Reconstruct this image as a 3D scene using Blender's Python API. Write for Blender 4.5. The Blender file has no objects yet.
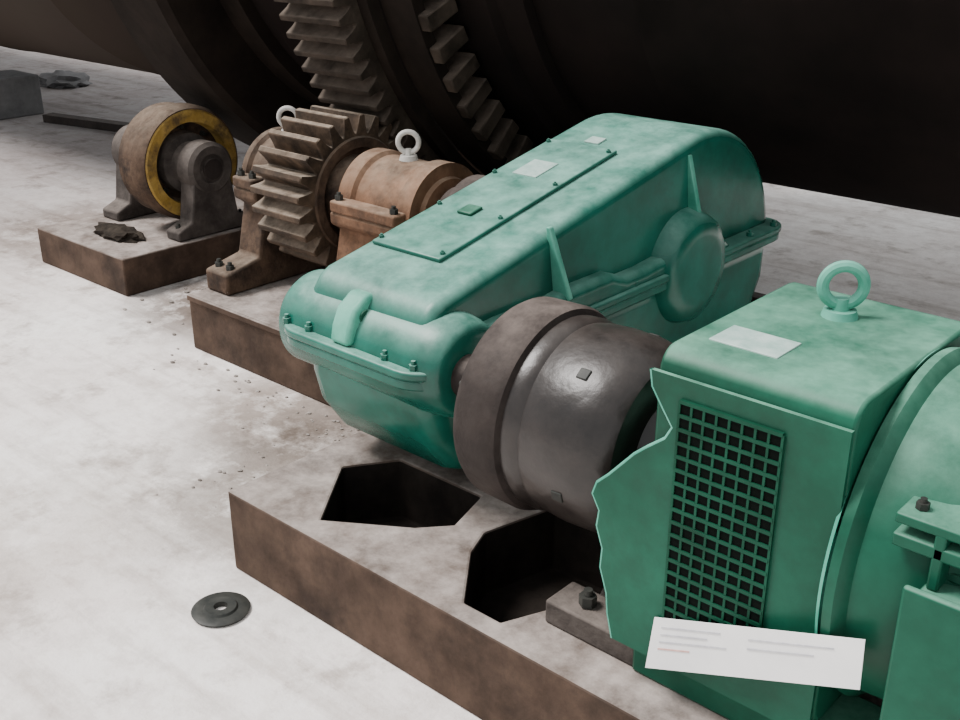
import bpy, bmesh, math, random
from mathutils import Vector, Matrix
random.seed(4)
S=bpy.context.scene
COL=S.collection
pi=math.pi

# ------------------------------------------------------------ materials
def mat(name,c1,c2,dust=None,dustamt=0.5,scale=6,rough=0.6,metal=0.0,bump=0.15,detail=8,spec=0.5,dark=None,darkamt=0.0,far_haze=None,nz=0.2):
    m=bpy.data.materials.new(name); m.use_nodes=True
    nt=m.node_tree; N=nt.nodes; L=nt.links
    b=N['Principled BSDF']
    geo=N.new('ShaderNodeNewGeometry')
    n1=N.new('ShaderNodeTexNoise'); n1.inputs['Scale'].default_value=scale; n1.inputs['Detail'].default_value=detail; n1.inputs['Roughness'].default_value=0.65
    L.new(geo.outputs['Position'],n1.inputs['Vector'])
    r=N.new('ShaderNodeValToRGB'); r.color_ramp.elements[0].position=0.35; r.color_ramp.elements[1].position=0.65
    r.color_ramp.elements[0].color=(*c1,1); r.color_ramp.elements[1].color=(*c2,1)
    L.new(n1.outputs['Fac'],r.inputs['Fac'])
    out=r.outputs['Color']
    if dark:
        n3=N.new('ShaderNodeTexNoise'); n3.inputs['Scale'].default_value=scale*0.6; n3.inputs['Detail'].default_value=8; n3.inputs['Roughness'].default_value=0.7
        mp=N.new('ShaderNodeVectorMath'); mp.operation='ADD'; mp.inputs[1].default_value=(7.3,2.1,5.5)
        L.new(geo.outputs['Position'],mp.inputs[0]); L.new(mp.outputs[0],n3.inputs['Vector'])
        r3=N.new('ShaderNodeMapRange'); r3.inputs['From Min'].default_value=0.48; r3.inputs['From Max'].default_value=0.66; r3.inputs['To Max'].default_value=darkamt
        L.new(n3.outputs['Fac'],r3.inputs['Value'])
        mx=N.new('ShaderNodeMix'); mx.data_type='RGBA'
        L.new(r3.outputs[0],mx.inputs['Factor']); L.new(out,mx.inputs[6]); mx.inputs[7].default_value=(*dark,1)
        out=mx.outputs[2]
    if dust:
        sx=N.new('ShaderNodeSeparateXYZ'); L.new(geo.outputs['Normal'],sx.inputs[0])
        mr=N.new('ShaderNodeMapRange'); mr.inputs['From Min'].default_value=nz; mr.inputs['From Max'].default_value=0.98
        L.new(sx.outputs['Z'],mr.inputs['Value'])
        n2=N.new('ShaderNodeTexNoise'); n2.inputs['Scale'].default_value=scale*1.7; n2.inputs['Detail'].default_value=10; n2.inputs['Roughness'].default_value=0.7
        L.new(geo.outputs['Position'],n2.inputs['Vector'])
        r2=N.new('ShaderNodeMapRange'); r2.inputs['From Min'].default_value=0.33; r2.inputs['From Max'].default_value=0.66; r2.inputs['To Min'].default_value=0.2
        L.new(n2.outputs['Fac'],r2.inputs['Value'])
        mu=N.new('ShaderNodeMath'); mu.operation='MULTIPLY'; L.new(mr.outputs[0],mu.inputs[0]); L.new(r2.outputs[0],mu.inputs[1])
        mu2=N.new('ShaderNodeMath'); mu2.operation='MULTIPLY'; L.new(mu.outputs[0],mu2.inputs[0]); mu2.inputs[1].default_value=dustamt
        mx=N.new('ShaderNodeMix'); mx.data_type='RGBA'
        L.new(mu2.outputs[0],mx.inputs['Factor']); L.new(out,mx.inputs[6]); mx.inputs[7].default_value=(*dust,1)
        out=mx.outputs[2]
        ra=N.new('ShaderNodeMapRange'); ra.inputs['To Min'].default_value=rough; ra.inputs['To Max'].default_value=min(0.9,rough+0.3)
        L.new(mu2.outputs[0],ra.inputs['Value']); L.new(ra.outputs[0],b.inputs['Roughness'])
    else: b.inputs['Roughness'].default_value=rough
    if far_haze:  # haze over the distant end mixed into the colour
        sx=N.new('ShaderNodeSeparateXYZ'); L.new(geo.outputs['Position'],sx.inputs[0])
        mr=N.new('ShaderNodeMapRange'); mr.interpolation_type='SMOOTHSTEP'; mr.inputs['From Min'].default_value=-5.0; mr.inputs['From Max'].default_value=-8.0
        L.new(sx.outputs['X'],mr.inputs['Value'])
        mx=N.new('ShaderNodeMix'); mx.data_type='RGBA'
        L.new(mr.outputs[0],mx.inputs['Factor']); L.new(out,mx.inputs[6]); mx.inputs[7].default_value=(*far_haze,1)
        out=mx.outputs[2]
    L.new(out,b.inputs['Base Color'])
    b.inputs['Metallic'].default_value=metal
    b.inputs['Specular IOR Level'].default_value=spec
    if bump:
        bp=N.new('ShaderNodeBump'); bp.inputs['Strength'].default_value=bump; bp.inputs['Distance'].default_value=0.02
        nb=N.new('ShaderNodeTexNoise'); nb.inputs['Scale'].default_value=scale*4; nb.inputs['Detail'].default_value=8
        L.new(geo.outputs['Position'],nb.inputs['Vector']); L.new(nb.outputs['Fac'],bp.inputs['Height']); L.new(bp.outputs[0],b.inputs['Normal'])
    return m

GREEN=mat('green_paint',(0.004,0.078,0.053),(0.008,0.135,0.095),dust=(0.22,0.44,0.36),dustamt=0.85,scale=4.5,rough=0.26,bump=0.06,dark=(0.010,0.050,0.038),darkamt=0.6,nz=0.35,spec=0.36)  # pale green on upward faces: dust plus cover highlight put into the colour
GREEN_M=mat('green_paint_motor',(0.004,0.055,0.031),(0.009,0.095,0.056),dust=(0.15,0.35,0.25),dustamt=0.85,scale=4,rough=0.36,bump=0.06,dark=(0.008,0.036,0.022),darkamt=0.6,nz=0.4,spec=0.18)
GREEN_D=mat('green_paint_grille',(0.002,0.035,0.018),(0.005,0.065,0.036),scale=9,rough=0.5,bump=0.05,spec=0.15)
GREEN_L=mat('green_paint_pale',(0.03,0.25,0.17),(0.12,0.40,0.30),dust=(0.28,0.5,0.41),dustamt=0.5,scale=8,rough=0.4,bump=0.05,spec=0.3)  # pale green for ribs and lugs, also the guard edge's painted highlight
STEEL=mat('cast_steel_dusty',(0.016,0.0125,0.0115),(0.038,0.030,0.027),dust=(0.16,0.13,0.115),dustamt=0.85,scale=7,rough=0.6,bump=0.25,spec=0.12,nz=0.45)
SHINY=mat('turned_steel',(0.008,0.0065,0.006),(0.026,0.021,0.019),dust=(0.08,0.065,0.057),dustamt=0.55,scale=6,rough=0.30,bump=0.12,spec=0.42,nz=0.55)
RUST=mat('rusty_cast_iron',(0.04,0.024,0.016),(0.105,0.066,0.044),dust=(0.25,0.195,0.15),dustamt=0.75,scale=9,rough=0.85,bump=0.3,dark=(0.013,0.010,0.009),darkamt=0.9,spec=0.2)
TOOTH=mat('gear_tooth_steel',(0.03,0.020,0.013),(0.10,0.066,0.044),dust=(0.36,0.29,0.225),dustamt=0.9,scale=10,rough=0.7,bump=0.2,dark=(0.012,0.009,0.007),darkamt=0.85,spec=0.2,nz=0.35)
ORANGE=mat('primer_orange',(0.11,0.056,0.031),(0.22,0.118,0.070),dust=(0.40,0.30,0.22),dustamt=0.6,scale=9,rough=0.8,bump=0.2,dark=(0.04,0.025,0.018),darkamt=0.8,spec=0.2)
PLINTH=mat('rusty_steel_base',(0.040,0.026,0.019),(0.095,0.062,0.045),dust=(0.38,0.33,0.30),dustamt=1.0,scale=5,rough=0.9,bump=0.25,dark=(0.022,0.016,0.013),darkamt=0.75,spec=0.15)
PIT=mat('pit_shade_dark',(0.010,0.008,0.007),(0.028,0.022,0.018),scale=6,rough=0.8,bump=0.2,spec=0.1)  # near black pit faces, shade of the recess put into the colour
BLACK=mat('opening_shade_black',(0.002,0.0035,0.0025),(0.004,0.006,0.005),scale=6,rough=0.8,bump=0,spec=0.05)
KILN=mat('kiln_shell_steel',(0.004,0.003,0.0027),(0.012,0.008,0.007),scale=1.2,rough=0.9,bump=0.15,spec=0.1,far_haze=(0.048,0.037,0.029))
GIRTH=mat('girth_gear_steel',(0.015,0.011,0.008),(0.050,0.037,0.028),dust=(0.20,0.16,0.13),dustamt=0.6,scale=7,rough=0.8,bump=0.25,spec=0.15)
TYRE=mat('tyre_steel',(0.007,0.005,0.004),(0.018,0.013,0.010),scale=3,rough=0.8,bump=0.2,spec=0.1)
YELLOW=mat('yellow_rim_paint',(0.26,0.155,0.03),(0.43,0.28,0.075),scale=12,rough=0.7,bump=0.15,dark=(0.07,0.045,0.027),darkamt=0.9,spec=0.2)
GREY=mat('grey_cast_iron',(0.035,0.029,0.026),(0.09,0.076,0.068),dust=(0.25,0.21,0.185),dustamt=0.6,scale=9,rough=0.8,bump=0.25,spec=0.15)
ZINC=mat('galvanised_eye',(0.42,0.40,0.37),(0.6,0.58,0.54),scale=20,rough=0.5,metal=0.0,bump=0.05)
PLATE=mat('aluminium_plate',(0.30,0.45,0.40),(0.48,0.61,0.56),scale=25,rough=0.4,metal=0.0,bump=0.02)
PAPER=mat('white_paper',(0.78,0.78,0.78),(0.88,0.88,0.87),scale=5,rough=0.8,bump=0.02)
INK=mat('printed_ink',(0.45,0.45,0.48),(0.6,0.6,0.62),scale=40,rough=0.8,bump=0)
INKR=mat('printed_red',(0.55,0.33,0.30),(0.65,0.42,0.38),scale=40,rough=0.8,bump=0)
CONC=mat('concrete_block_grey',(0.09,0.09,0.09),(0.16,0.155,0.155),dust=(0.28,0.27,0.27),dustamt=0.6,scale=5,rough=0.95,bump=0.3)
STONE=mat('crushed_stone',(0.14,0.12,0.105),(0.36,0.32,0.29),scale=20,rough=0.95,bump=0.3)
ROLLER_SHADOW=mat('roller_shadow_dark',(0.014,0.011,0.009),(0.045,0.036,0.028),scale=14,rough=0.95,bump=0.4,spec=0.1)  # dark colour of the painted shadow at the roller base
BOLT=mat('bolt_steel',(0.014,0.016,0.014),(0.04,0.04,0.035),scale=20,rough=0.55,metal=0.0,bump=0.05,spec=0.3)

def ground_mat():
    m=bpy.data.materials.new('dusty_concrete_ground'); m.use_nodes=True
    nt=m.node_tree; N=nt.nodes; L=nt.links; b=N['Principled BSDF']
    geo=N.new('ShaderNodeNewGeometry')
    def noise(s,d=8,off=(0,0,0),ro=0.6,sc=None):
        v=N.new('ShaderNodeVectorMath'); v.operation='ADD'; v.inputs[1].default_value=off
        L.new(geo.outputs['Position'],v.inputs[0]); o=v.outputs[0]
        if sc:
            w=N.new('ShaderNodeVectorMath'); w.operation='MULTIPLY'; w.inputs[1].default_value=sc; L.new(o,w.inputs[0]); o=w.outputs[0]
        n=N.new('ShaderNodeTexNoise'); n.inputs['Scale'].default_value=s; n.inputs['Detail'].default_value=d; n.inputs['Roughness'].default_value=ro
        L.new(o,n.inputs['Vector']); return n.outputs['Fac']
    def ramp(src,p0,c0,p1,c1):
        r=N.new('ShaderNodeValToRGB'); e=r.color_ramp.elements
        e[0].position=p0;e[0].color=(*c0,1);e[1].position=p1;e[1].color=(*c1,1)
        L.new(src,r.inputs['Fac']); return r.outputs['Color']
    def mul(a,bb,f):
        mx=N.new('ShaderNodeMix'); mx.data_type='RGBA'; mx.blend_type='MULTIPLY'
        if isinstance(f,(int,float)): mx.inputs['Factor'].default_value=f
        else: L.new(f,mx.inputs['Factor'])
        L.new(a,mx.inputs[6])
        if isinstance(bb,tuple): mx.inputs[7].default_value=(*bb,1)
        else: L.new(bb,mx.inputs[7])
        return mx.outputs[2]
    def math_(op,a,bb):
        n=N.new('ShaderNodeMath'); n.operation=op
        for i,q in enumerate((a,bb)):
            if isinstance(q,(int,float)): n.inputs[i].default_value=q
            else: L.new(q,n.inputs[i])
        return n.outputs[0]
    base=ramp(noise(0.9),0.35,(0.82,0.75,0.715),0.62,(0.96,0.92,0.89))
    o=mul(base,ramp(noise(9,10,(3,1,0),0.75),0.3,(0.70,0.67,0.65),0.55,(1,1,1)),0.8)
    o=mul(o,ramp(noise(3.2,7,(11,4,0),0.7),0.54,(1,1,1),0.68,(0.5,0.46,0.43)),0.8)
    o=mul(o,ramp(noise(2.0,7,(5,3,0),0.65,(0.35,3.0,1)),0.50,(1,1,1),0.66,(0.6,0.56,0.53)),0.6)
    sx=N.new('ShaderNodeSeparateXYZ'); L.new(geo.outputs['Position'],sx.inputs[0])
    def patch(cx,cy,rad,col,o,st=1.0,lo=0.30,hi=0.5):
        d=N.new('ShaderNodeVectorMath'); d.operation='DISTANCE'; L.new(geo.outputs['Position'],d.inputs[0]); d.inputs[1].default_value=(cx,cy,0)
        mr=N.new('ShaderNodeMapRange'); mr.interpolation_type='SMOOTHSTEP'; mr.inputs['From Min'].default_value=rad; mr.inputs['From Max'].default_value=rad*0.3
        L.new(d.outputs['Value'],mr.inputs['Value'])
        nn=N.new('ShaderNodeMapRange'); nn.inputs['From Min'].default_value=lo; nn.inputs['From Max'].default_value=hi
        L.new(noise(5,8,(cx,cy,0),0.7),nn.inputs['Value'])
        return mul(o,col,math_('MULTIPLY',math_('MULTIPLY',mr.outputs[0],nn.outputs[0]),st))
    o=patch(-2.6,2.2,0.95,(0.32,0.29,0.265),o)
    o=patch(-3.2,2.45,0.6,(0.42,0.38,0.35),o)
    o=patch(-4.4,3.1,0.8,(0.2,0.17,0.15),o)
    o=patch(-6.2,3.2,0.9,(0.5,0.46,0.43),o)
    o=patch(-3.2,1.3,0.7,(0.80,0.78,0.76),o)
    o=patch(-2.9,0.95,0.3,(0.6,0.56,0.53),o)
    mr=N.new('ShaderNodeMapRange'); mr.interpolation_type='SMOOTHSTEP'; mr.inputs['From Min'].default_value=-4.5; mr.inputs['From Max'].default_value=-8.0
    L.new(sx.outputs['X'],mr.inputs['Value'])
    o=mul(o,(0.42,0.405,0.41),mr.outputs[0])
    L.new(o,b.inputs['Base Color'])
    b.inputs['Roughness'].default_value=0.95; b.inputs['Specular IOR Level'].default_value=0.2
    bp=N.new('ShaderNodeBump'); bp.inputs['Strength'].default_value=0.4; bp.inputs['Distance'].default_value=0.02
    L.new(noise(14,10,(0,0,0),0.7),bp.inputs['Height']); L.new(bp.outputs[0],b.inputs['Normal'])
    return m
GROUND=ground_mat()

# ------------------------------------------------------------ helpers
def empty(name):
    e=bpy.data.objects.new(name,None); COL.objects.link(e); e.empty_display_size=0.1; return e
def fin(bm,name,m,parent=None,bevel=0,seg=3,smooth=True,ang=35):
    bmesh.ops.recalc_face_normals(bm,faces=bm.faces)
    me=bpy.data.meshes.new(name); bm.to_mesh(me); bm.free()
    o=bpy.data.objects.new(name,me); COL.objects.link(o)
    me.materials.append(m)
    if smooth:
        for p in me.polygons: p.use_smooth=True
        try: me.set_sharp_from_angle(angle=math.radians(ang))
        except Exception: pass
    if bevel:
        md=o.modifiers.new('bevel','BEVEL'); md.width=bevel; md.segments=seg; md.limit_method='ANGLE'; md.angle_limit=math.radians(30)
    if parent: o.parent=parent
    return o
def add_box(bm,x0,x1,y0,y1,z0,z1,M=None):
    r=bmesh.ops.create_cube(bm,size=1)
    for v in r['verts']:
        v.co=Vector(((x0+x1)/2+v.co.x*(x1-x0),(y0+y1)/2+v.co.y*(y1-y0),(z0+z1)/2+v.co.z*(z1-z0)))
        if M: v.co=M@v.co
def box(name,x0,x1,y0,y1,z0,z1,m,parent=None,bevel=0.006,seg=2):
    bm=bmesh.new(); add_box(bm,x0,x1,y0,y1,z0,z1)
    return fin(bm,name,m,parent,bevel,seg)
def lathe(name,prof,cy,cz,m,parent=None,n=64,bevel=0,ang=30):
    bm=bmesh.new(); rings=[]
    for x,r in prof:
        if r<=1e-6: rings.append([bm.verts.new((x,cy,cz))])
        else: rings.append([bm.verts.new((x,cy+r*math.cos(2*pi*i/n),cz+r*math.sin(2*pi*i/n))) for i in range(n)])
    for a,b in zip(rings[:-1],rings[1:]):
        for i in range(n):
            j=(i+1)%n
            if len(a)==1 and len(b)==1: continue
            if len(a)==1: bm.faces.new((a[0],b[i],b[j]))
            elif len(b)==1: bm.faces.new((a[i],a[j],b[0]))
            else: bm.faces.new((a[i],a[j],b[j],b[i]))
    return fin(bm,name,m,parent,bevel,2,True,ang)
def lathe_z(name,prof,cx,cy,m,parent=None,n=24):
    bm=bmesh.new(); rings=[]
    for z,r in prof:
        rings.append([bm.verts.new((cx+r*math.cos(2*pi*i/n),cy+r*math.sin(2*pi*i/n),z)) for i in range(n)])
    for a,b in zip(rings[:-1],rings[1:]):
        for i in range(n):
            j=(i+1)%n
            bm.faces.new((a[i],a[j],b[j],b[i]))
    return fin(bm,name,m,parent)
def prism(name,pts,f,m,parent=None,bevel=0,seg=4,ang=35):
    bm=bmesh.new()
    a=[bm.verts.new(f(p,0)) for p in pts]; b=[bm.verts.new(f(p,1)) for p in pts]
    bm.faces.new(a); bm.faces.new(b[::-1]); n=len(pts)
    for i in range(n):
        j=(i+1)%n; bm.faces.new((a[i],b[i],b[j],a[j]))
    return fin(bm,name,m,parent,bevel,seg,True,ang)
def prism_x(name,pts,x0,x1,m,parent=None,bevel=0,seg=4,ang=35):
    return prism(name,pts,lambda p,t:((x0,x1)[t],p[0],p[1]),m,parent,bevel,seg,ang)
def prism_y(name,pts,y0,y1,m,parent=None,bevel=0,seg=2):
    return prism(name,pts,lambda p,t:(p[0],(y0,y1)[t],p[1]),m,parent,bevel,seg)
def prism_z(name,pts,z0,z1,m,parent=None,bevel=0,seg=2):
    return prism(name,pts,lambda p,t:(p[0],p[1],(z0,z1)[t]),m,parent,bevel,seg)
def toothed(name,cy,cz,x0,x1,rin,root,tip,nt,phase,m,parent=None):
    bm=bmesh.new(); prof=[]
    for k in range(nt):
        c=phase+2*pi*k/nt; p=2*pi/nt
        for d,r in ((-0.44,root),(-0.28,root*0.6+tip*0.4),(-0.15,tip),(0.15,tip),(0.28,root*0.6+tip*0.4),(0.44,root)):
            prof.append((c+d*p,r))
    def ring(x,fn): return [bm.verts.new((x,cy+fn(r)*math.cos(a),cz+fn(r)*math.sin(a))) for a,r in prof]
    o0=ring(x0,lambda r:r); o1=ring(x1,lambda r:r); i0=ring(x0,lambda r:rin); i1=ring(x1,lambda r:rin)
    n=len(prof)
    for i in range(n):
        j=(i+1)%n
        bm.faces.new((o0[i],o0[j],o1[j],o1[i])); bm.faces.new((i0[i],i1[i],i1[j],i0[j]))
        bm.faces.new((o0[i],i0[i],i0[j],o0[j])); bm.faces.new((o1[i],o1[j],i1[j],i1[i]))
    return fin(bm,name,m,parent,0.004,1,True,25)
def hexbolt(bm,x,y,z,r=0.014,h=0.014,axis='z'):
    M=Matrix.Translation((x,y,z))
    if axis=='x': M=M@Matrix.Rotation(pi/2,4,'Y')
    if axis=='y': M=M@Matrix.Rotation(pi/2,4,'X')
    bmesh.ops.create_cone(bm,cap_ends=True,segments=6,radius1=r,radius2=r,depth=h,matrix=M)
    bmesh.ops.create_cone(bm,cap_ends=True,segments=12,radius1=r*0.55,radius2=r*0.5,depth=h*2.2,matrix=M)
def torus(bm,c,R,r,axis,n=28,k=10):
    vs=[]
    for i in range(n):
        a=2*pi*i/n; row=[]
        for j in range(k):
            b=2*pi*j/k; u=R+r*math.cos(b); p=Vector((u*math.cos(a),r*math.sin(b),u*math.sin(a)))
            p=Matrix.Rotation(axis,3,'Z')@p
            row.append(bm.verts.new(Vector(c)+p))
        vs.append(row)
    for i in range(n):
        for j in range(k):
            bm.faces.new((vs[i][j],vs[(i+1)%n][j],vs[(i+1)%n][(j+1)%k],vs[i][(j+1)%k]))
def eyebolt(name,x,y,z,m,parent,R=0.04,r=0.012,rot=0.7):
    bm=bmesh.new()
    bmesh.ops.create_cone(bm,cap_ends=True,segments=20,radius1=R*0.95,radius2=R*0.8,depth=0.02,matrix=Matrix.Translation((x,y,z+0.01)))
    bmesh.ops.create_cone(bm,cap_ends=True,segments=14,radius1=r*1.5,radius2=r*1.2,depth=0.03,matrix=Matrix.Translation((x,y,z+0.03)))
    torus(bm,(x,y,z+0.03+R),R,r,rot)
    return fin(bm,name,m,parent)
def rounded_rect(x0,x1,y0,y1,r,n=6):
    pts=[]
    for cx,cy,a0 in ((x1-r,y1-r,0),(x0+r,y1-r,90),(x0+r,y0+r,180),(x1-r,y0+r,270)):
        for i in range(n+1):
            a=math.radians(a0+90*i/n); pts.append((cx+r*math.cos(a),cy+r*math.sin(a)))
    return pts

# ------------------------------------------------------------ ground
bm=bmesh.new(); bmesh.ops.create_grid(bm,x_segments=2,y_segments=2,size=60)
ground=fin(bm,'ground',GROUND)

# ------------------------------------------------------------ motor base plinth with pits
PZ=0.27
p1=box('motor_base_frame',-2.46,0.9,1.62,2.55,0.0,PZ,PLINTH,None,0.0)
cut=[]
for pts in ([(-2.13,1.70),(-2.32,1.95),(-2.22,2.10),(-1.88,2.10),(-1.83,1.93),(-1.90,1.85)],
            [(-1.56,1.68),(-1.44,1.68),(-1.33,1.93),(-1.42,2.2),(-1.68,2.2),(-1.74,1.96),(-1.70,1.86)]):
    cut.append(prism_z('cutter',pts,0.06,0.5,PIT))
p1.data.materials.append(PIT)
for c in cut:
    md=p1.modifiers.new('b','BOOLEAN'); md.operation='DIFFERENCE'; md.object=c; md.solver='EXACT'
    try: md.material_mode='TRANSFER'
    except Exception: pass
md=p1.modifiers.new('bv','BEVEL'); md.width=0.007; md.segments=2; md.limit_method='ANGLE'
dg=bpy.context.evaluated_depsgraph_get()
nm=bpy.data.meshes.new_from_object(p1.evaluated_get(dg))
p1.modifiers.clear(); p1.data=nm
for c in cut: bpy.data.objects.remove(c)
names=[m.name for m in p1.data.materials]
pi_idx=names.index('pit_shade_dark')
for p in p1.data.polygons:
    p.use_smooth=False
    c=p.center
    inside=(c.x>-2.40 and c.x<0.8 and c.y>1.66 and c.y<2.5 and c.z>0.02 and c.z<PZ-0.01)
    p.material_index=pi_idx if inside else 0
p2=empty('reducer_base_frame')
box('deck',-4.05,-1.55,2.57,4.05,0.0,0.262,PLINTH,p2,0.008)
box('deck_plate_edge',-4.045,-2.3,2.558,2.572,0.235,0.260,PLINTH,p2,0.003)

# ------------------------------------------------------------ roller stations
def roller_station(cy,sgn):
    box('roller_base_frame',-5.75,-4.88,min(cy-0.60*sgn,cy+0.6*sgn),max(cy-0.60*sgn,cy+0.6*sgn),0,0.2,PLINTH,None,0.008)
    e=empty('support_roller'); z=0.555; R=0.30
    X0=-5.34; X1=-5.08
    lathe('roller_drum',[(X0,0.0),(X0,R-0.03),(X0+0.02,R),(X1-0.13,R),(X1-0.11,R+0.012),(X1-0.03,R+0.01),(X1,R-0.005),(X1,R-0.03),(X1-0.05,R-0.05),(X1-0.09,0.20),(X1-0.09,0.12),(X1-0.09,0.0)],cy,z,RUST,e,56)
    lathe('yellow_rim',[(X1-0.052,R-0.085),(X1+0.004,R-0.075),(X1+0.006,R-0.020),(X1-0.002,R-0.008)],cy,z,YELLOW,e,56)
    lathe('hub',[(X1-0.10,0.17),(X1-0.03,0.16),(X1-0.02,0.12),(X1+0.03,0.11),(X1+0.03,0.0)],cy,z,GREY,e,32)
    lathe('shaft',[(-5.72,0.0),(-5.72,0.055),(-4.89,0.055),(-4.89,0)],cy,z,STEEL,e,24)
    for k,(a,b2) in enumerate(((-5.04,-4.90),(-5.68,-5.5))):
        lathe('bearing_housing_%d'%k,[(a,0),(a,0.12),(a+0.02,0.14),(b2-0.02,0.14),(b2,0.12),(b2,0.08),(b2-0.012,0.075),(b2-0.012,0)],cy,z,GREY,e,36)
        prism_x('bearing_pedestal_%d'%k,[(cy-0.24,0.2),(cy+0.24,0.2),(cy+0.24,0.25),(cy+0.15,0.29),(cy+0.11,z),(cy-0.11,z),(cy-0.15,0.29),(cy-0.24,0.25)],a+0.01,b2-0.01,GREY,e,0.01,2)
    bm=bmesh.new()
    for k in range(8):
        a=2*pi*k/8; hexbolt(bm,X1-0.08,cy+0.19*math.cos(a),z+0.19*math.sin(a),0.014,0.02,'x')
    for yy in (-0.2,0.2): hexbolt(bm,-4.97,cy+yy,0.262,0.018,0.02)
    fin(bm,'bolts',BOLT,e)
roller_station(3.34,1)
roller_station(6.46,-1)

# ------------------------------------------------------------ kiln
KY,KZ,KR=4.9,2.14,1.5
k=empty('rotary_kiln')
prof=[(-32,0),(-32,KR)]
x=-30
while x<7: 
    prof+=[(x-0.02,KR),(x-0.008,KR+0.008),(x+0.008,KR+0.008),(x+0.02,KR)]; x+=2.3
prof+=[(7.0,KR),(7.0,0)]
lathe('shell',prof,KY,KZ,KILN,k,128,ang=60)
for n,xc in enumerate((-5.21,-17.0)):
    lathe('riding_tyre_%d'%n,[(xc-0.25,KR),(xc-0.25,1.84),(xc-0.22,1.88),(xc+0.22,1.88),(xc+0.25,1.84),(xc+0.25,1.66),(xc+0.25,KR)],KY,KZ,TYRE,k,160)
    lathe('tyre_pad_ring_%d'%n,[(xc-0.42,KR),(xc-0.42,KR+0.07),(xc+0.42,KR+0.07),(xc+0.42,KR)],KY,KZ,TYRE,k,128)
# ------------------------------------------------------------ girth gear
OY,OZ=3.12,0.70
D=math.hypot(KY-OY,KZ-OZ); th=math.atan2(KZ-OZ,KY-OY)
RP=0.310; RG=D-RP-0.010
g=empty('girth_gear')
NP=24; NG=round(NP*RG/RP)
toothed('toothed_rim',KY,KZ,-3.86,-3.48,RG-0.17,RG-0.045,RG+0.032,NG,th+pi+pi/NG,GIRTH,g)
lathe('side_flange',[(-3.48,RG-0.15),(-3.42,RG-0.15),(-3.42,RG-0.09),(-3.48,RG-0.09)],KY,KZ,TYRE,g,140)
lathe('spring_ring',[(-3.42,KR+0.02),(-3.42,RG-0.16),(-3.24,RG-0.16),(-3.24,RG-0.22),(-3.38,RG-0.24),(-3.38,KR+0.02)],KY,KZ,TYRE,g,140)
bm=bmesh.new()
NB=76
for i in range(NB):
    a=2*pi*i/NB
    M=Matrix.Translation((0,KY,KZ))@Matrix.Rotation(a,4,'X')
    add_box(bm,-3.40,-3.19,-0.036,0.036,KR+0.12,RG-0.17,M)
fin(bm,'spring_lugs',GIRTH,g,0.006,1)
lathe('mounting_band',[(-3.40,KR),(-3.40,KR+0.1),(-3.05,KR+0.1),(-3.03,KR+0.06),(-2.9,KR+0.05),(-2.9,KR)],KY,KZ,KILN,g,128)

# ------------------------------------------------------------ pinion assembly
pn=empty('pinion_gear')
toothed('pinion_teeth',OY,OZ,-3.82,-3.50,0.24,RP-0.042,RP+0.032,NP,th,TOOTH,pn)
lathe('pinion_web',[(-3.83,0.0),(-3.83,0.15),(-3.79,0.16),(-3.79,0.245),(-3.53,0.245),(-3.53,0.17),(-3.47,0.15),(-3.47,0)],OY,OZ,RUST,pn,48)
lathe('pinion_ring',[(-3.53,0.20),(-3.492,0.205),(-3.492,0.245),(-3.50,0.252)],OY,OZ,RUST,pn,48)
lathe('pinion_shaft',[(-4.06,0),(-4.06,0.075),(-2.78,0.075),(-2.78,0)],OY,OZ,STEEL,pn,32)
def plummer(xa,xb,r,m,eb,yo=0.36):
    e=empty('plummer_block_bearing')
    w=xb-xa
    lathe('housing',[(xa-0.02,0.08),(xa-0.02,r*0.72),(xa,r*0.75),(xa,r),(xa+w*0.18,r),(xa+w*0.18+0.015,r*0.93),(xb-w*0.18-0.015,r*0.93),(xb-w*0.18,r),(xb,r),(xb,r*0.75),(xb+0.02,r*0.72),(xb+0.02,0.08)],OY,OZ,m,e,48)
    prism_x('pedestal',[(OY-yo,0.263),(OY+yo,0.263),(OY+yo,0.36),(OY+r*1.25,0.40),(OY+r*1.02,OZ-0.08),(OY+r*1.25,OZ-0.05),(OY+r*1.25,OZ),(OY-r*1.25,OZ),(OY-r*1.25,OZ-0.05),(OY-r*1.02,OZ-0.08),(OY-r*1.25,0.40),(OY-yo,0.36)],xa+0.01,xb-0.01,m,e,0.012,2)
    box('cap_lug_front',xa+0.02,xb-0.02,OY-r*1.28,OY-r*0.9,OZ,OZ+0.05,m,e,0.01)
    box('cap_lug_back',xa+0.02,xb-0.02,OY+r*0.9,OY+r*1.28,OZ,OZ+0.05,m,e,0.01)
    bm=bmesh.new()
    for yy in (-1,1):
        for xx in (xa+0.05,xb-0.05):
            hexbolt(bm,xx,OY+yy*r*1.14,OZ+0.06,0.018,0.02); hexbolt(bm,xx,OY+yy*(yo-0.05),0.375,0.02,0.024)
    fin(bm,'bolts',BOLT,e)
    eyebolt('lifting_eye',(xa+xb)/2,OY,OZ+r*0.92,eb,e,0.042,0.011,0.7)
    return e
plummer(-4.045,-3.865,0.22,RUST,ZINC,0.46)
plummer(-3.40,-2.98,0.215,ORANGE,ZINC)
lc=empty('low_speed_coupling')
lathe('coupling_hub',[(-2.93,0.078),(-2.93,0.13),(-2.86,0.15),(-2.84,0.19),(-2.72,0.19),(-2.70,0.15),(-2.64,0.14),(-2.64,0.078)],OY,OZ,STEEL,lc,40)

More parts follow.
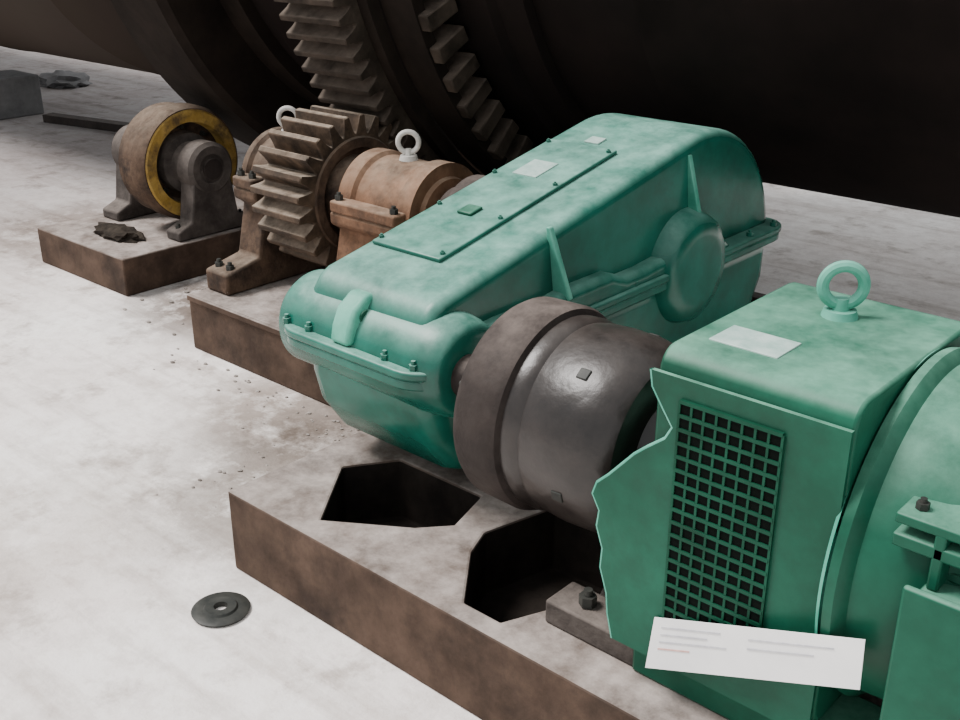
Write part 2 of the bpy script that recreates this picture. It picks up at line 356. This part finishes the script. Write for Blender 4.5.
# ------------------------------------------------------------ gear reducer
IY,IZ=2.0,0.70
r=empty('gear_reducer')
AC=(3.34,0.65); AR=0.50
pts=[(1.93,0.71),(1.93,0.76)]
for a in (180,155,130,110): 
    pts.append((2.05+0.11*math.cos(math.radians(a)),0.785+0.11*math.sin(math.radians(a))))
for i in range(0,19):
    a=math.radians(104-98*i/18); pts.append((AC[0]+AR*math.cos(a),AC[1]+AR*math.sin(a)))
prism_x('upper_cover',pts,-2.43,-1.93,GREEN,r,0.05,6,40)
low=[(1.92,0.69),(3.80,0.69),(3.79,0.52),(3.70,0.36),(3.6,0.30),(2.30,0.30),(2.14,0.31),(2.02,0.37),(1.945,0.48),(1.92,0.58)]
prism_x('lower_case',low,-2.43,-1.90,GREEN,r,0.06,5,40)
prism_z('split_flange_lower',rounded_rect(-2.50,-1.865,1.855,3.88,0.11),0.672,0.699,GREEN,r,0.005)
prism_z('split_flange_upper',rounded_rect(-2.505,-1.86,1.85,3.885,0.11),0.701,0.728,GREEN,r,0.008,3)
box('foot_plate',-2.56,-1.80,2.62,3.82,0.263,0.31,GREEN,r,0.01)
box('nose_foot_pad',-2.35,-2.0,2.2,2.5,0.272,0.31,GREEN,r,0.008)
for nme,yy,rr in (('input',2.03,0.145),('output',3.20,0.20)):
    lathe('bearing_boss_%s'%nme,[(-2.53,0.0),(-2.53,rr*0.8),(-2.52,rr*0.9),(-2.50,rr),(-2.45,rr),(-1.94,rr*1.05),(-1.90,rr),(-1.865,rr*0.93),(-1.850,rr*0.82),(-1.845,rr*0.6),(-1.845,0)],yy,IZ,GREEN,r,48,0,60)
prism_x('boss_block',[(1.90,0.70),(1.93,0.77),(2.2,0.79),(2.42,0.79),(2.5,0.80),(2.72,0.80),(2.80,0.77),(2.9,0.77),(3.02,0.78),(3.4,0.78),(3.5,0.70)],-1.99,-1.875,GREEN,r,0.03,4)
for i,(yy,zt,tw) in enumerate(((2.50,1.0,0.02),(3.26,1.09,0.022))):
    bm=bmesh.new()
    P=[(-1.94,zt),(-1.925,zt),(-1.868,0.78),(-1.94,0.73)]
    a=[bm.verts.new((x,yy-tw/2+(z-0.73)*-0.15,z)) for x,z in P]; b=[bm.verts.new((x,yy+tw/2+(z-0.73)*-0.15,z)) for x,z in P]
    bm.faces.new(a); bm.faces.new(b[::-1])
    for q in range(4): bm.faces.new((a[q],b[q],b[(q+1)%4],a[(q+1)%4]))
    fin(bm,'rib_%d'%i,GREEN_L,r,0.004,2)
sl=math.atan2(AC[1]+AR*math.sin(math.radians(104))-0.888,AC[0]+AR*math.cos(math.radians(104))-2.012)
M0=Matrix.Translation((0,2.012,0.888))@Matrix.Rotation(sl,4,'X')
def onslope(name,s0,s1,x0,x1,h0,h1,m,bev=0.006):
    bm=bmesh.new(); add_box(bm,x0,x1,s0,s1,h0,h1,M0); return fin(bm,name,m,r,bev,2)
onslope('inspection_cover',0.16,1.04,-2.385,-2.10,0.0,0.014,GREEN,0.005)
onslope('nameplate',0.74,0.86,-2.31,-2.21,0.013,0.018,PLATE,0.001)
onslope('rating_plate',1.08,1.13,-2.27,-2.21,0.0,0.006,PLATE,0.001)
onslope('breather_base',0.42,0.48,-2.27,-2.21,0.013,0.024,GREEN_M,0.006)
bm=bmesh.new()
for s in (0.19,0.45,0.72,1.01):
    for xx in (-2.37,-2.115):
        p=M0@Vector((xx,s,0.018)); hexbolt(bm,p.x,p.y,p.z,0.008,0.007)
for yy in [2.3,2.85,3.6,3.78]:
    for xx in (-1.885,-2.48):
        hexbolt(bm,xx,yy,0.735,0.013,0.016)
for xx in (-1.93,-2.04,-2.36,-2.46): hexbolt(bm,xx,1.885,0.735,0.013,0.018)
for xx in (-1.83,-2.53):
    for yy in (2.7,3.2,3.7): hexbolt(bm,xx,yy,0.325,0.02,0.024)
fin(bm,'case_bolts',GREEN,r)
prism_x('nose_lug',[(1.865,0.73),(1.875,0.78),(1.90,0.83),(1.95,0.865),(2.0,0.86),(2.0,0.73)],-2.25,-2.17,GREEN_L,r,0.014,3)
lathe('nose_plug',[(-2.165,0.0),(-2.165,0.02),(-2.18,0.024)],1.935,0.805,GREEN_M,r,16)
prism_x('far_lug',[(3.72,0.73),(3.83,0.73),(3.84,0.80),(3.80,0.86),(3.74,0.86)],-2.21,-2.15,GREEN,r,0.012,3)
lathe('output_shaft',[(-2.635,0),(-2.635,0.07),(-2.4,0.07),(-2.4,0)],OY,OZ,STEEL,r,24)
lathe('input_shaft',[(-1.9,0.0),(-1.9,0.06),(-1.70,0.06),(-1.70,0)],IY,IZ,STEEL,r,24)

# ------------------------------------------------------------ high-speed coupling / brake drum
c=empty('drive_coupling')
lathe('brake_disc',[(-1.695,0.062),(-1.695,0.13),(-1.66,0.15),(-1.66,0.24),(-1.652,0.257),(-1.635,0.267),(-1.53,0.270),(-1.515,0.264),(-1.508,0.250),(-1.505,0.24)],IY,IZ,STEEL,c,80)
lathe('drum',[(-1.51,0.250),(-1.475,0.252),(-1.46,0.242),(-1.44,0.246),(-1.38,0.250),(-1.31,0.247),(-1.25,0.235),(-1.22,0.21),(-1.215,0.18),(-1.215,0.12),(-1.185,0.11),(-1.185,0.06)],IY,IZ,SHINY,c,80,0,40)
bm=bmesh.new()
for i in range(10):
    a=2*pi*i/10+0.2
    hexbolt(bm,-1.668,IY+0.2*math.cos(a),IZ+0.2*math.sin(a),0.018,0.024,'x')
for i in range(5):
    a=2*pi*i/5+1.9
    M=Matrix.Translation((0,IY,IZ))@Matrix.Rotation(a,4,'X')
    add_box(bm,-1.36,-1.33,-0.014,0.014,0.20,0.252,M)
fin(bm,'coupling_bolts',BOLT,c,0.002,1)

# ------------------------------------------------------------ electric motor
m=empty('electric_motor')
FY=1.72
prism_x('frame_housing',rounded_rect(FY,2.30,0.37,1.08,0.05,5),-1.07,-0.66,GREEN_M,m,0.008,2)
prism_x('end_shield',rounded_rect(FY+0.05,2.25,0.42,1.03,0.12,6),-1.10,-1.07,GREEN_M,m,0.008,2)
lathe('shaft_boss',[(-1.17,0.0),(-1.17,0.12),(-1.15,0.14),(-1.09,0.16)],IY,IZ,GREEN_M,m,40)
edge=[(-1.078,1.035),(-1.072,1.0),(-1.045,0.96),(-1.020,0.925),(-1.035,0.895),(-1.075,0.862),(-1.105,0.835),(-1.135,0.80),(-1.165,0.765),(-1.195,0.735),(-1.205,0.705),(-1.185,0.67),(-1.19,0.63),(-1.172,0.58),(-1.175,0.53),(-1.155,0.47),(-1.15,0.42),(-1.135,0.36)]
prism_y('front_guard_plate',edge+[(-0.662,0.36),(-0.662,1.035)],FY-0.012,FY-0.001,GREEN_M,m,0.0)
cu=bpy.data.curves.new('guard_edge_highlight','CURVE'); cu.dimensions='3D'; cu.bevel_depth=0.0045; cu.bevel_resolution=2  # thin pale line added as the highlight along the plate edge
sp=cu.splines.new('POLY'); sp.points.add(len(edge)-1)
for p,(x,z) in zip(sp.points,edge): p.co=(x-0.001,FY-0.008,z,1)
o=bpy.data.objects.new('guard_edge_highlight',cu); COL.objects.link(o); cu.materials.append(GREEN_L); o.parent=m
LX0,LX1,LZ0,LZ1=-1.005,-0.785,0.45,0.990
box('louver_dark_plate',LX0,LX1,FY-0.016,FY+0.01,LZ0,LZ1,BLACK,m,0)  # flat black plate, shade of the louver openings put into its colour
bm=bmesh.new()
nc,nr=8,18
for i in range(nc+1):
    x=LX0+(LX1-LX0)*i/nc; add_box(bm,x-0.0026,x+0.0026,FY-0.019,FY-0.012,LZ0,LZ1)
for j in range(nr+1):
    z=LZ0+(LZ1-LZ0)*j/nr
    add_box(bm,LX0,LX1,FY-0.020,FY-0.012,z-0.0038,z+0.0038)
fin(bm,'louver_grille',GREEN_D,m,0)
CY,CZ=2.04,0.71
lathe('end_ring',[(-0.66,0.30),(-0.66,0.355),(-0.655,0.37),(-0.635,0.374),(-0.625,0.365),(-0.615,0.352),(-0.56,0.350),(-0.50,0.34),(-0.45,0.315),(-0.43,0.28),(-0.43,0)],CY,CZ,GREEN_M,m,96,0,50)
lathe('end_ring_bead',[(-0.661,0.350),(-0.668,0.358),(-0.668,0.366),(-0.660,0.372)],CY,CZ,GREEN_L,m,96)
lathe('slip_ring_housing',[(-0.44,0),(-0.44,0.25),(-0.1,0.24),(-0.06,0.2),(-0.06,0)],CY,CZ,GREEN_M,m,64)
bm=bmesh.new()
for i in range(12):
    a=2*pi*i/12+0.2
    M=Matrix.Translation((0,CY,CZ))@Matrix.Rotation(a,4,'X')
    add_box(bm,-0.50,-0.30,-0.008,0.008,0.20,0.325,M)
fin(bm,'end_ribs',GREEN_M,m,0.003,1)
box('terminal_box',-0.50,-0.16,1.665,1.76,0.44,0.80,GREEN_M,m,0.012,3)
box('terminal_box_lid',-0.515,-0.145,1.648,1.665,0.425,0.815,GREEN_M,m,0.006,2)
box('terminal_box_neck',-0.44,-0.22,1.75,1.95,0.5,0.74,GREEN_M,m,0.01)
box('bracket_upper',-0.56,-0.40,1.69,1.80,0.905,0.925,GREEN_M,m,0.004)
box('bracket_lower',-0.56,-0.40,1.69,1.80,0.86,0.885,GREEN_M,m,0.004)
box('bracket_web',-0.49,-0.47,1.69,1.80,0.80,0.91,GREEN_M,m,0.004)
bm=bmesh.new()
for xx in (-0.53,-0.43): hexbolt(bm,xx,1.73,0.932,0.012,0.013)
for xx in (-1.27,-0.2): hexbolt(bm,xx,1.80,0.352,0.022,0.026)
fin(bm,'bolts',BOLT,m)
box('nameplate',-1.02,-0.87,1.82,1.92,1.079,1.083,PLATE,m,0.001)
eyebolt('lifting_eye',-0.885,2.12,1.076,GREEN_L,m,0.042,0.013,0.6)
box('foot_rail_front',-1.10,-0.12,1.74,1.88,0.271,0.375,GREEN_M,m,0.008)
box('foot_lug_front',-1.36,-1.06,1.75,1.86,0.271,0.335,GREY,m,0.006)
box('foot_rail_back',-1.10,-0.12,2.14,2.28,0.271,0.375,GREEN_M,m,0.008)

# ------------------------------------------------------------ paper sheet taped across the lower front of the motor
s=empty('paper_notice')
C=[Vector((-1.039,1.703,0.334)),Vector((-0.559,1.658,0.567)),Vector((-0.564,1.658,0.675)),Vector((-1.025,1.703,0.474))]
def onsheet(u,v,off):
    p=C[0].lerp(C[1],u).lerp(C[3].lerp(C[2],u),v); return (p.x,p.y-off,p.z)
def sheet(name,u0,u1,v0,v1,o0,o1,mt):
    bm=bmesh.new()
    a=[bm.verts.new(onsheet(u,v,o0)) for u,v in ((u0,v0),(u1,v0),(u1,v1),(u0,v1))]
    b=[bm.verts.new(onsheet(u,v,o1)) for u,v in ((u0,v0),(u1,v0),(u1,v1),(u0,v1))]
    bm.faces.new(a); bm.faces.new(b[::-1])
    for i in range(4): bm.faces.new((a[i],b[i],b[(i+1)%4],a[(i+1)%4]))
    return fin(bm,name,mt,s)
sheet('sheet',0,1,0,1,0.0,0.002,PAPER)
for i,(a,b,v,mt) in enumerate(((0.05,0.36,0.84,INK),(0.05,0.30,0.70,INK),(0.05,0.40,0.56,INK),(0.5,0.88,0.78,INK),(0.05,0.22,0.42,INKR),(0.5,0.8,0.6,INK))):
    sheet('print_%d'%i,a,b,v-0.03,v,0.002,0.0032,mt)

# ------------------------------------------------------------ ground clutter
w=empty('steel_washer_disc')
lathe_z('disc',[(0.001,0.020),(0.001,0.080),(0.008,0.084),(0.012,0.078),(0.012,0.05),(0.018,0.045),(0.018,0.020),(0.001,0.020)],-2.31,1.46,BOLT,w,36)
box('concrete_block',-10.45,-9.95,4.4,5.0,0,0.36,CONC,None,0.015)
b=box('steel_beam',-0.6,0.6,-0.06,0.06,0,0.07,STEEL,None,0.005); b.location=(-9.0,4.97,0.0); b.rotation_euler=(0,0,0.22)
def blob(name,x,y,z,sx,sy,h,mt,seed):
    random.seed(seed); bm=bmesh.new(); bmesh.ops.create_icosphere(bm,subdivisions=3,radius=1)
    for v in bm.verts:
        n=0.75+0.4*random.random(); v.co=Vector((v.co.x*sx*n,v.co.y*sy*n,max(0,(v.co.z+0.2))*h*n))
        v.co+=Vector((x,y,z))
    return fin(bm,name,mt)
blob('roller_base_shadow',-5.28,2.96,0.2,0.20,0.09,0.045,ROLLER_SHADOW,1)  # dark lump added as the shadow at the roller's base
blob('rubble_pile',-11.4,6.0,0,0.35,0.25,0.12,CONC,6)
random.seed(11)
bm=bmesh.new()
def stone(x,y,s):
    rr=bmesh.ops.create_icosphere(bm,subdivisions=1,radius=s)
    for v in rr['verts']:
        q=0.7+0.6*random.random(); v.co=Vector((v.co.x*q*1.2+x,v.co.y*q+y,max(-0.001,v.co.z*q*0.6+s*0.3)))
for i in range(110):
    x=-2.5-abs(random.gauss(0,0.28)); y=random.uniform(1.75,2.5)+random.gauss(0,0.08)
    if y<2.54: stone(x,y,random.uniform(0.003,0.009))
for i in range(60):
    stone(random.uniform(-4.1,-2.5),2.52-abs(random.gauss(0,0.09)),random.uniform(0.003,0.009))
for i in range(60):
    stone(random.uniform(-4.8,-4.12),random.uniform(2.6,3.6),random.uniform(0.005,0.016))
for x,y,s_ in ((-3.55,1.35,0.02),(-2.95,0.86,0.02),(-4.6,1.55,0.018)): stone(x,y,s_)
fin(bm,'gravel',STONE)
box('steel_bar',-3.0,-1.7,4.75,4.83,0,0.05,STEEL,None,0.005)

# ------------------------------------------------------------ lights / world / camera
wd=bpy.data.worlds.new('overcast_sky'); S.world=wd; wd.use_nodes=True
bg=wd.node_tree.nodes['Background']; bg.inputs['Color'].default_value=(0.95,0.98,1.0,1); bg.inputs['Strength'].default_value=1.1
sd=bpy.data.lights.new('sun','SUN'); sd.energy=5.9; sd.angle=math.radians(22); sd.color=(1,0.965,0.94)
so=bpy.data.objects.new('sun',sd); COL.objects.link(so)
dirv=Vector((0.46,0.28,-0.84)); so.rotation_euler=dirv.to_track_quat('-Z','Y').to_euler(); so.location=(-3,-4,8)
cd=bpy.data.cameras.new('camera'); cd.sensor_width=36; cd.lens=41.25; cd.clip_end=200
co=bpy.data.objects.new('camera',cd); COL.objects.link(co)
co.location=(0,0,1.9); co.rotation_euler=(math.radians(67),0,math.radians(41.9))
S.camera=co
